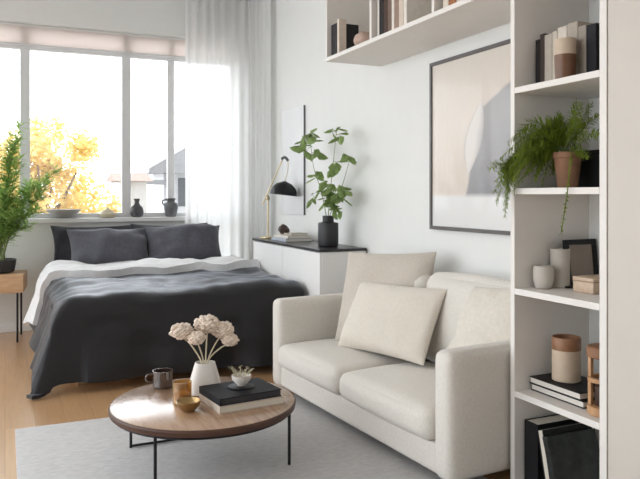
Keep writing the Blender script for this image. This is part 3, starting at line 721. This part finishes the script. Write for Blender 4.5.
tube(b, [(CX+.425*math.cos(2*PI*k/tt), CY+.425*math.sin(2*PI*k/tt), TT-.041) for k in range(tt+1)], .006, 8); obj('support_ring', b, M['blackmetal'], tb)
TZ_ = TT+.0006
# mug
mg = thing('mug', (.75, 3.665, TZ_), 'short dark brown smoked-glass mug at the far left of the coffee table', 'mug')
b = BM(); lathe(b, [(.042, TZ_), (.05, TZ_+.006), (.053, TZ_+.085), (.049, TZ_+.085), (.046, TZ_+.012), (0, TZ_+.010)], (.75, 3.665, 0)); obj('mug_body', b, M['smoke'], mg)
b = BM(); lathe(b, [(0, TZ_+.0105), (.0455, TZ_+.0125), (.0475, TZ_+.05), (0, TZ_+.05)], (.75, 3.665, 0)); obj('coffee', b, M['darkorn'], mg)
b = BM(); tube(b, bez([(.70, 3.675, TZ_+.068), (.672, 3.683, TZ_+.062), (.670, 3.684, TZ_+.035), (.703, 3.676, TZ_+.022)], 6), .006, 8); obj('handle', b, M['smoke'], mg)
# amber tealight
ag = thing('candle_glass', (.775, 3.335, TZ_), 'upright amber glass candle holder on the coffee table, behind the brass bowl', 'candle')
b = BM(); lathe(b, [(.036, TZ_), (.044, TZ_+.005), (.046, TZ_+.105), (.042, TZ_+.105), (.040, TZ_+.012), (0, TZ_+.010)], (.775, 3.335, 0)); obj('glass_holder', b, M['amber'], ag)
b = BM(); lathe(b, [(0, TZ_+.0105), (.039, TZ_+.0125), (.0405, TZ_+.05), (0, TZ_+.048)], (.775, 3.335, 0)); obj('wax', b, M['wax'], ag)
lathed('brass_bowl', [(.026, 0), (.03, .004), (.052, .028), (.058, .048), (.054, .049), (.046, .028), (.02, .010), (0, .009)], (.775, 3.205, TZ_), M['brass'], 'small round brass bowl at the front of the coffee table', 'bowl')
# flower vase
FX, FY = .925, 3.475
b = BM(); t = bmesh.new(); rings = []
for r, z, sq in ((.080, 0, .5), (.086, .004, .5), (.079, .05, .5), (.058, .125, .6), (.053, .142, .7), (.050, .152, .8), (.045, .152, .8), (.044, .13, .8), (.04, .02, .8)):
    ring = []
    for k in range(40):
        a = 2*PI*k/40; c, s = math.cos(a), math.sin(a); e = 2/(2+2.2*(1-sq))
        ring.append(t.verts.new((r*math.copysign(abs(c)**e, c), r*.85*math.copysign(abs(s)**e, s), z)))
    rings.append(ring)
for p, q in zip(rings, rings[1:]):
    for k in range(40): t.faces.new((p[k], p[(k+1) % 40], q[(k+1) % 40], q[k]))
t.faces.new(rings[0][::-1]); t.faces.new(rings[-1])
absorb(b, t, Matrix.Rotation(R(-12), 4, 'Z'))
o = obj('vase', b, M['whiteceramic']); o.location = (FX, FY, TZ_); tag(o, 'white tapering ceramic vase of dried flowers on the coffee table', 'vase')
fl = [((.803, 3.47, .618), .055, 'dried blush flower, the leftmost bloom in the white vase'), ((.866, 3.42, .590), .044, 'small low dried blush flower at the left front of the bunch'),
      ((.942, 3.49, .640), .062, 'largest dried blush flower at the top middle of the bunch'), ((1.018, 3.48, .606), .056, 'dried blush flower at the upper right of the bunch'),
      ((1.045, 3.44, .560), .041, 'small dried blush flower hanging lowest at the right of the bunch')]
for k, (c, r, lab) in enumerate(fl):
    rr = random.Random(40+k); base = Vector((FX+(c[0]-FX)*.10, FY+(k-2)*.008, TZ_+.03)); c = Vector(c)
    rim = Vector((FX+(c[0]-FX)*.17, FY+(k-2)*.009, TZ_+.15))
    f = thing('dried_flower', base, lab, 'flower', 'dried flowers in the white vase')
    b = BM(); tube(b, bez([base, rim, rim.lerp(c, .55)+Vector((0, 0, .008)), c-Vector((0, 0, r*.4))], 8), .0038, 8); obj('stem', b, M['stemcream'], f)
    b = BM()
    for q in range(120):
        z = 1-2*(q+.5)/120; a = q*2.39996; s = math.sqrt(1-z*z)
        d = Vector((s*math.cos(a), s*math.sin(a), z*.72+.05)); ctr = c+d*r*rr.uniform(.72, .98)
        tmp = bmesh.new(); bmesh.ops.create_icosphere(tmp, subdivisions=1, radius=r*.21*rr.uniform(.8, 1.25))
        for v in tmp.verts: v.co.z *= .75
        absorb(b, tmp, Matrix.Translation(ctr))
    tmp = bmesh.new(); bmesh.ops.create_icosphere(tmp, subdivisions=2, radius=r*.8)
    for v in tmp.verts: v.co.z *= .72
    absorb(b, tmp, Matrix.Translation(c))
    obj('flower_head', b, M['flower'], f)
# books and dish on the table
book('book', 'thick cream book under the black one on the coffee table', cover((.58, .50, .42)), flat_mx(.865, 3.36, TZ_+.034, 6), .034, .335, .265, 'books on the coffee table')
book('book', 'black-covered book on top of the cream one on the coffee table', cover((.012, .012, .015), .6), flat_mx(.862, 3.352, TZ_+.0345+.034, 7), .034, .32, .255, 'books on the coffee table', pages=cover((.05, .05, .055)))
BZ = TZ_+.0693
o = lathed('coaster', [(.06, 0), (.064, .002), (.064, .005), (.06, .007), (0, .007)], (1.045, 3.25, BZ), M['black'], 'round black coaster on the black book', 'coaster')
lathed('small_bowl', [(.018, 0), (.022, .006), (.045, .03), (.048, .05), (.044, .05), (.038, .03), (.015, .012), (0, .011)], (1.045, 3.25, BZ+.0075), M['whiteceramic'], 'small white footed bowl on the black coaster', 'bowl')
rr = random.Random(3); sp = thing('dried_sprig', (1.045, 3.25, BZ+.02), 'wispy pale dried sprig lying in the small white bowl', 'sprig')
b, f = BM(), BM()
for k in range(9):
    a = 2*PI*k/9; e = Vector((1.045+.05*math.cos(a), 3.25+.05*math.sin(a), BZ+.075+rr.uniform(0, .02))); s = Vector((1.045, 3.25, BZ+.022))
    tube(b, [s, s.lerp(e, .5)+Vector((0, 0, .012)), e], .0014, 5)
    for q in range(4): leaf(f, s.lerp(e, .55+.12*q)+Vector((0, 0, .008)), (math.cos(a+rr.uniform(-1, 1)), math.sin(a+rr.uniform(-1, 1)), .3), (0, 0, 1), .022, .012)
obj('stems', b, M['stemcream'], sp); obj('leaves', f, M['sprig'], sp, smooth=False, mods='open')

# ------------------------------------------------------------------ built-in shelving
UX0, UX1, UY0, UY1 = 2.054, 2.503, 1.950, 2.497
IY0, IY1 = 1.985, 2.470
su = thing('shelf_unit', (2.28, 2.22, 0), 'tall open white shelf unit standing at the near end of the sofa', 'shelf')
sh = M['shelfpaint']
b = BM(); box(b, UX0, UX1, IY1, UY1, .0005, ZC-.002, .002); obj('side_panel', b, sh, su, smooth=False)
b = BM(); box(b, UX0, UX1, UY0, IY0, .0005, ZC-.002, .002); obj('side_panel', b, sh, su, smooth=False)
b = BM(); box(b, UX1-.012, UX1, IY0, IY1, .0005, ZC-.002); obj('back_panel', b, M['wall'], su, smooth=False)
SHZ = [.035, .435, .888, 1.330, 1.775, 2.262, 2.75, ZC-.004]
for z in SHZ:
    b = BM(); box(b, UX0+.0005, UX1-.0125, IY0+.0003, IY1-.0003, z-.027 if z > .04 else .001, z, .0015); obj('shelf', b, sh, su, smooth=False)
# tall cabinet next to it
tc_ = thing('tall_cabinet', (2.27, 1.2, 0), 'tall plain greige cabinet at the right edge, beside the open shelves', 'cabinet')
b = BM(); box(b, 2.074, UX1, .40, 1.944, .0005, ZC-.002, .002); obj('cabinet_body', b, M['sidepanel'], tc_, smooth=False)
for y0, y1 in ((.402, 1.168), (1.172, 1.942)):
    b = BM(); box(b, 2.052, 2.0735, y0, y1, .06, ZC-.01, .003); obj('door', b, M['sidepanel'], tc_, smooth=False)
# overhead shelf
OY0, OY1 = 2.4985, 4.470
ov = thing('overhead_shelf', (2.28, 3.48, 2.236), 'long white open wall shelf mounted high above the sofa', 'shelf')
b = BM(); box(b, UX0, UX1, OY0, OY1, 2.236, 2.262, .0015); obj('bottom_board', b, sh, ov, smooth=False)
b = BM(); box(b, UX0, UX1, OY0, OY1, 2.80, 2.826, .0015); obj('top_board', b, sh, ov, smooth=False)
b = BM(); box(b, UX1-.012, UX1, OY0, OY1, 2.2625, 2.7995); obj('back_panel', b, sh, ov, smooth=False)
for y0, y1 in ((OY1-.024, OY1), (3.795, 3.820), (3.105, 3.130), (OY0, OY0+.02)):
    b = BM(); box(b, UX0+.0003, UX1-.0125, y0, y1, 2.2625, 2.7995, .0015); obj('divider', b, sh, ov, smooth=False)

def stand_mx(x, y, z, tilt=0):
    """standing book: spine faces -X; local X (thickness) -> -Y (towards the camera), local Y -> +X"""
    m = Matrix(((0, 1, 0), (-1, 0, 0), (0, 0, 1))).to_4x4()
    return Matrix.Translation((x, y, z)) @ Matrix.Rotation(R(tilt), 4, 'X') @ m
# overhead books: (far edge y, thickness, height, depth, colour, label)
OZ = 2.2628; G3 = 'books on the overhead shelf'
for y, t, h, d, c, lab in [
    (4.440, .088, .225, .17, (.03, .028, .03), 'black book at the far end of the overhead shelf'),
    (4.345, .030, .245, .055, (.66, .58, .49), 'slim cream book beside the black one at the far end of the overhead shelf'),
    (3.775, .022, .25, .19, (.72, .68, .62), 'thin white book right against the first divider, middle of overhead shelf'),
    (3.750, .050, .30, .2, (.022, .020, .02), 'thick black book second from the left in the overhead middle section'),
    (3.698, .045, .28, .2, (.07, .04, .03), 'dark brown book next to the thick black one overhead'),
    (3.650, .045, .30, .19, (.16, .10, .07), 'mid-brown book in the middle of the overhead row'),
    (3.602, .030, .27, .2, (.70, .64, .58), 'slim off-white book after the brown ones overhead'),
    (3.568, .045, .29, .19, (.30, .20, .15), 'tan-brown book between pale books overhead'),
    (3.520, .050, .26, .2, (.62, .52, .43), 'beige book last but one in the overhead middle section'),
    (3.466, .035, .30, .2, (.72, .67, .60), 'ivory book ending the row in the overhead middle section'),
    (3.070, .050, .27, .2, (.66, .58, .48), 'buff book first in the overhead section nearest the tall shelves'),
    (3.016, .060, .25, .19, (.34, .13, .05), 'rust-brown book in the overhead section nearest the tall shelves'),
    (2.950, .050, .27, .2, (.60, .52, .44), 'sand-coloured book after the rust one overhead'),
]:
    book('book', lab, cover(c), stand_mx(2.085, y, OZ, 0), t, d, h, G3)
b = BM(); tt = bmesh.new(); bmesh.ops.create_icosphere(tt, subdivisions=3, radius=.075)
for v in tt.verts:
    v.co.z *= .72; a = math.atan2(v.co.y, v.co.x); v.co *= 1+.05*math.cos(8*a)
zmin = min(v.co.z for v in tt.verts); absorb(b, tt, Matrix.Translation((2.16, 4.08, OZ-zmin)))
tag(recenter(obj('ornament', b, mat('blush_stone', (.50, .36, .29), .7, var=.15, vscale=15))), 'round blush ribbed ornament on the overhead shelf', 'ornament')

# shelf A (top) ---------------------------------------------------
G4 = 'books on the upper shelf of the tall unit'
z = SHZ[4]+.0005
for y, t, h, d, c, lab in [
    (2.455, .028, .215, .18, (.02, .018, .018), 'black book at the far left of the upper tall shelf'),
    (2.426, .026, .235, .19, (.06, .045, .038), 'brown-black book second from left on the upper tall shelf'),
    (2.398, .046, .225, .19, (.42, .375, .31), 'greyish cream book third from left on the upper tall shelf'),
    (2.350, .030, .23, .19, (.55, .49, .41), 'slim ivory book fourth from left on the upper tall shelf'),
    (2.318, .052, .24, .19, (.62, .56, .48), 'tall cream book just left of the two-tone tumbler'),
    (2.264, .060, .245, .20, (.40, .35, .285), 'wide taupe book behind the two-tone tumbler'),
    (2.202, .045, .22, .20, (.30, .26, .215), 'grey-brown book just right of the two-tone tumbler'),
    (2.156, .052, .215, .19, (.014, .014, .017), 'thick black book at the right end of the upper tall shelf'),
]:
    book('book', lab, cover(c), stand_mx(2.16, y, z), t, d, h, G4)
tm = thing('tumbler', (2.105, 2.215, z), 'two-tone tumbler, brown below and beige above, before the upper shelf books', 'tumbler')
b = BM(); lathe(b, [(.036, z), (.04, z+.004), (.044, z+.10)], (2.105, 2.215, 0)); obj('tumbler_base', b, M['brown'], tm)
b = BM(); lathe(b, [(.044, z+.1002), (.043, z+.165), (.040, z+.165), (.039, z+.105), (0, z+.104)], (2.105, 2.215, 0)); obj('tumbler_top', b, M['beigejar'], tm)

# shelf B: fern ---------------------------------------------------
z = SHZ[3]+.0005; fx, fy = 2.175, 2.275
fp = thing('potted_fern', (fx, fy, z), 'feathery green fern in a terracotta pot spilling over the tall shelf edge', 'plant')
b = BM(); lathe(b, [(.038, z), (.042, z+.004), (.056, z+.125), (.061, z+.127), (.063, z+.15), (.056, z+.15), (.053, z+.125), (0, z+.122)], (fx, fy, 0)); pot_ = obj('pot', b, M['terracotta'], fp)
b = BM(); lathe(b, [(0, z+.1222), (.0528, z+.1255), (.045, z+.135), (0, z+.14)], (fx, fy, 0), close=False); obj('soil', b, M['soil'], pot_)
rr = random.Random(21); sb, fb = BM(), BM()
def frond(pts, w, n, dens=2, den0=.25):
    P_ = bez(pts, 10); tube(sb, P_, [.0022-.0012*k/len(P_) for k in range(len(P_))], 5)
    for k in range(int(len(P_)*den0), len(P_)):
        d = (P_[min(k+1, len(P_)-1)]-P_[k-1]).normalized(); f = k/len(P_)
        L = w*(.5+.7*math.sin(PI*min(1, f*1.0+.08)))
        for q in range(dens*2):
            a = rr.uniform(0, 2*PI); s = d.orthogonal().normalized(); s = Matrix.Rotation(a, 3, d) @ s
            p = P_[k].lerp(P_[k-1], rr.random())
            leaf(fb, p, s+d*rr.uniform(.4, 1.0)+Vector((0, 0, -.15)), (0, 0, 1), L*rr.uniform(.7, 1.15), L*.13)
top = Vector((fx, fy, z+.13))
def ok(p): return Vector((min(p[0], 2.47), min(max(p[1], 2.0), 2.455) if p[0] > 2.04 else p[1], p[2]))
ends = []
for k in range(38):                                  # cascade to the left and forward, out of the open front
    a = rr.uniform(0, 1); ex = 2.18-.24*rr.random(); ey = 2.44-.10*rr.random(); ez = z+rr.uniform(.015, .21)
    ends.append((ex, ey, ez))
for ex, ey, ez in ends:
    mid = top.lerp(Vector((ex, ey, ez)), .5)+Vector((0, 0, .07+.05*rr.random()))
    frond([top+Vector((rr.uniform(-.03, .03), rr.uniform(-.03, .03), 0)), ok(mid), ok((ex, ey, ez))], .045, 0, 4)
for ex, ey, ez in ((2.02, 2.50, 1.26), (2.0, 2.53, 1.36), (1.98, 2.52, 1.31), (2.015, 2.49, 1.20), (2.03, 2.46, 1.35), (2.03, 2.44, 1.31), (1.99, 2.57, 1.42), (2.01, 2.47, 1.24), (1.985, 2.50, 1.40), (1.97, 2.49, 1.27), (2.02, 2.43, 1.38), (2.0, 2.45, 1.41), (1.98, 2.54, 1.44), (2.02, 2.40, 1.35)):
    frond([top+Vector((rr.uniform(-.03, .0), rr.uniform(-.02, .03), 0)), (2.11, 2.36, z+.19), (2.03, 2.445, z+.12), (ex, ey, ez)], .048, 0, 4, .2)
for ex, ey, ez in ((2.20, 2.36, z+.33), (2.15, 2.20, z+.36), (2.24, 2.16, z+.30), (2.28, 2.24, z+.36), (2.12, 2.14, z+.27), (2.10, 2.12, z+.34), (2.2, 2.26, z+.3), (2.16, 2.06, z+.22), (2.12, 2.10, z+.12)):
    frond([top+Vector((rr.uniform(-.03, .03), rr.uniform(-.03, .03), 0)), top.lerp(Vector((ex, ey, ez)), .55)+Vector((0, 0, .03)), ok((ex, ey, ez))], .036, 0, 4)
obj('fronds', fb, M['leaffern'], fp, smooth=False, mods='open')
frs = BM()
for pts in ([(2.13, 2.20, z+.14), (2.07, 2.15, z+.11), (2.038, 2.135, z-.03), (2.036, 2.165, z-.18)],):
    P_ = bez(pts, 10); tube(frs, P_, .0022, 6)
    for k in range(8, len(P_)):
        for q in range(2):
            a = rr.uniform(0, 2*PI); leaf(frs, P_[k], (.5*math.cos(a)-.3, math.sin(a), -.8), (0, 0, 1), .018, .006)
obj('trailing_stem', frs, M['leaffern'], fp, smooth=False, mods='open')
obj('stalks', sb, M['stemgreen'], fp)
bb = thing('storage_box', (2.34, 2.27, z), 'black lidded box behind the terracotta pot on the fern shelf', 'box')
b = BM(); box(b, 2.265, 2.43, 2.12, 2.33, z, z+.135, .003); obj('box_body', b, M['black'], bb, smooth=False)
b = BM(); box(b, 2.262, 2.433, 2.117, 2.333, z+.1355, z+.16, .003); obj('lid', b, M['black'], bb, smooth=False)

# shelf C ----------------------------------------------------------
z = SHZ[2]+.0005
lathed('vase', [(.028, 0), (.036, .006), (.044, .035), (.045, .075), (.041, .10), (.036, .10), (.04, .07), (.036, .03), (0, .012)], (2.165, 2.41, z), M['shadedceramic'], 'short rounded off-white vase at the front of the pair on the tall shelf', 'vase', 'white vases on the tall shelf')
lathed('vase', [(.038, 0), (.042, .004), (.042, .16), (.044, .172), (.040, .172), (.037, .16), (.036, .02), (0, .015)], (2.265, 2.415, z), M['shadedceramic'], 'taller straight off-white vase behind the short one on the tall shelf', 'vase', 'white vases on the tall shelf')
pf = thing('photo_frame', (2.38, 2.40, z), 'black standing photo frame on the shelf below the fern', 'frame')
mx = Matrix.Translation((2.286, 2.385, z)) @ Matrix.Rotation(R(3), 4, 'Z') @ Matrix.Rotation(R(-6), 4, 'X')
b = BM(); W_, H_, q = .195, .212, .024
box(b, 0, W_, 0, .016, .001, q, .001, mx); box(b, 0, W_, 0, .016, H_-q, H_, .001, mx); box(b, 0, q, 0, .016, q, H_-q, .001, mx); box(b, W_-q, W_, 0, .016, q, H_-q, .001, mx); obj('frame_border', b, M['black'], pf, smooth=False)
b = BM(); box(b, q, W_-q, .006, .013, q, H_-q, 0, mx); obj('photo', b, M['photo'], pf, smooth=False)
b = BM(); box(b, -.035, .015, -.014, .028, 0, .009, .001, Matrix.Translation((2.29, 2.375, z))); obj('foot', b, M['black'], pf, smooth=False)
wb = thing('wooden_box', (2.30, 2.24, z), 'small pale wooden box in front of the black photo frame', 'box')
b = BM(); box(b, 2.212, 2.40, 2.17, 2.285, z, z+.048, .005); obj('box_body', b, M['palewood'], wb)
b = BM(); box(b, 2.211, 2.401, 2.169, 2.286, z+.0485, z+.066, .005); obj('lid', b, M['palewood'], wb)

# shelf D ----------------------------------------------------------
z = SHZ[1]+.0005; G5 = 'books under the jar'
def flat2(x, y, z, ang):                                # pages face the room (-X), spine to the wall
    m = Matrix(((0, -1, 0), (0, 0, -1), (1, 0, 0))).to_4x4()
    return Matrix.Translation((x, y, z)) @ Matrix.Rotation(R(ang), 4, 'Z') @ m
wp = mat('white_pages', (.70, .66, .60), .9, var=.1, vscale=60, stretch=(1, 1, 30))
book('book', 'black book with white pages at the bottom under the two-tone jar', cover((.018, .017, .017)), flat2(2.345, 2.452, z, 0), .030, .215, .31, G5, pages=wp)
book('book', 'black book with white pages directly under the two-tone jar', cover((.016, .015, .016)), flat2(2.34, 2.455, z+.0305, 0), .030, .215, .30, G5, pages=wp)
jz = z+.0612
jr = thing('jar', (2.22, 2.33, jz), 'beige jar with a brown rim band standing on two black books', 'jar')
b = BM(); lathe(b, [(.054, jz), (.060, jz+.004), (.060, jz+.135)], (2.22, 2.33, 0), 40); obj('jar_body', b, M['beigejar'], jr)
b = BM(); lathe(b, [(.0605, jz+.1352), (.061, jz+.14), (.061, jz+.185), (.058, jz+.19), (.054, jz+.188), (.052, jz+.15), (0, jz+.148)], (2.22, 2.33, 0), 40); obj('jar_band', b, M['leather'], jr)
wl = thing('wooden_lantern', (2.15, 2.06, z), 'tan wooden lantern holding a dark jar at the front of the tall shelf', 'lantern')
b = BM(); lathe(b, [(.058, z), (.062, z+.004), (.062, z+.03), (.058, z+.034), (0, z+.034)], (2.155, 2.06, 0)); obj('base', b, M['tan'], wl)
for a in (45, 135, 225, 315):
    b = BM(); box(b, -.008, .008, -.008, .008, 0, .19, .002, Matrix.Translation((2.155+.048*math.cos(R(a)), 2.06+.048*math.sin(R(a)), z+.034))); obj('post', b, M['tan'], wl)
b = BM(); lathe(b, [(.045, z+.13), (.06, z+.13), (.06, z+.146), (.045, z+.146), (.045, z+.13)], (2.155, 2.06, 0), close=False); obj('ring', b, M['tan'], wl)
b = BM(); lathe(b, [(.058, z+.2245), (.064, z+.23), (.064, z+.262), (.058, z+.268), (0, z+.268)], (2.155, 2.06, 0)); obj('cap', b, M['leather'], wl)
b = BM(); lathe(b, [(.03, z+.0345), (.034, z+.04), (.034, z+.11), (.024, z+.118), (0, z+.118)], (2.155, 2.06, 0), 24); obj('inner_jar', b, M['darkorn'], wl)

# shelf E: big books ------------------------------------------------
z = SHZ[0]+.0005; G6 = 'large books on the bottom shelf'
book('book', 'very thick black book standing upright at the left of the bottom shelf', cover((.012, .012, .014)), stand_mx(2.10, 2.458, z), .085, .24, .27, G6)
def pages_out_mx(x, y, z, tilt):                          # standing with the pages towards the room
    m = Matrix(((0, -1, 0), (1, 0, 0), (0, 0, 1))).to_4x4()
    return Matrix.Translation((x, y, z)) @ Matrix.Rotation(R(tilt), 4, 'X') @ m
book('book', 'large black book with a pale page edge leaning on the upright bottom-shelf book', cover((.020, .022, .022), .35), pages_out_mx(2.36, 2.268, z+.0085, -13), .036, .275, .262, G6)
book('book', 'dark leaning picture book, the rightmost on the bottom shelf', mat('dark_mottled_cover', (.025, .03, .028), .3, var=.8, vscale=12), stand_mx(2.075, 2.245, z, -17), .03, .27, .25, G6)

# ------------------------------------------------------------------ light
w = bpy.data.worlds.new('sky'); S.world = w; w.use_nodes = True; nt = w.node_tree
bg = nt.nodes['Background']; tcw = nt.nodes.new('ShaderNodeTexCoord'); sx = nt.nodes.new('ShaderNodeSeparateXYZ')
nt.links.new(tcw.outputs['Generated'], sx.inputs[0])
# bright overcast sky, brightest on the sun's side (ahead and left of the camera)
dt = nt.nodes.new('ShaderNodeVectorMath'); dt.operation = 'DOT_PRODUCT'; dt.inputs[1].default_value = (-.38, .89, .25)
nt.links.new(tcw.outputs['Generated'], dt.inputs[0])
mr = nt.nodes.new('ShaderNodeMapRange'); mr.inputs['From Min'].default_value = -.6; mr.inputs['From Max'].default_value = .8; mr.inputs['To Min'].default_value = 1.5; mr.inputs['To Max'].default_value = 5.6
nt.links.new(dt.outputs['Value'], mr.inputs[0]); nt.links.new(mr.outputs[0], bg.inputs['Strength'])
bg.inputs['Color'].default_value = (.91, .955, 1.0, 1)
def portal(loc, rot, sx_, sy_):
    l = bpy.data.lights.new('window_portal', 'AREA'); l.shape = 'RECTANGLE'; l.size = sx_; l.size_y = sy_; l.cycles.is_portal = True
    o = bpy.data.objects.new('window_portal', l); COL.objects.link(o); o.location = loc; o.rotation_euler = rot
portal((.5, 7.52, 2.0), (R(-90), 0, 0), 3.6, 1.9)
portal((XL-.22, 3.8, 1.575), (R(90), 0, R(-90)), 6.4, 2.95)

portal((.1, YF-.22, 1.8), (R(90), 0, 0), 2.8, 1.9)

# ------------------------------------------------------------------ camera
cam = bpy.data.cameras.new('camera'); co = bpy.data.objects.new('camera', cam); COL.objects.link(co)
co.location = (0, 0, 1.3); co.rotation_euler = (R(90), 0, -math.atan(.45))
cam.sensor_width = 36; cam.lens = 700/640*36; cam.shift_y = (195-239.5)/640; cam.clip_start = .05; cam.clip_end = 300
S.camera = co
S.view_settings.view_transform = 'Standard'; S.view_settings.look = 'None'; S.view_settings.exposure = -.08; S.view_settings.gamma = 1
S.view_settings.use_curve_mapping = False
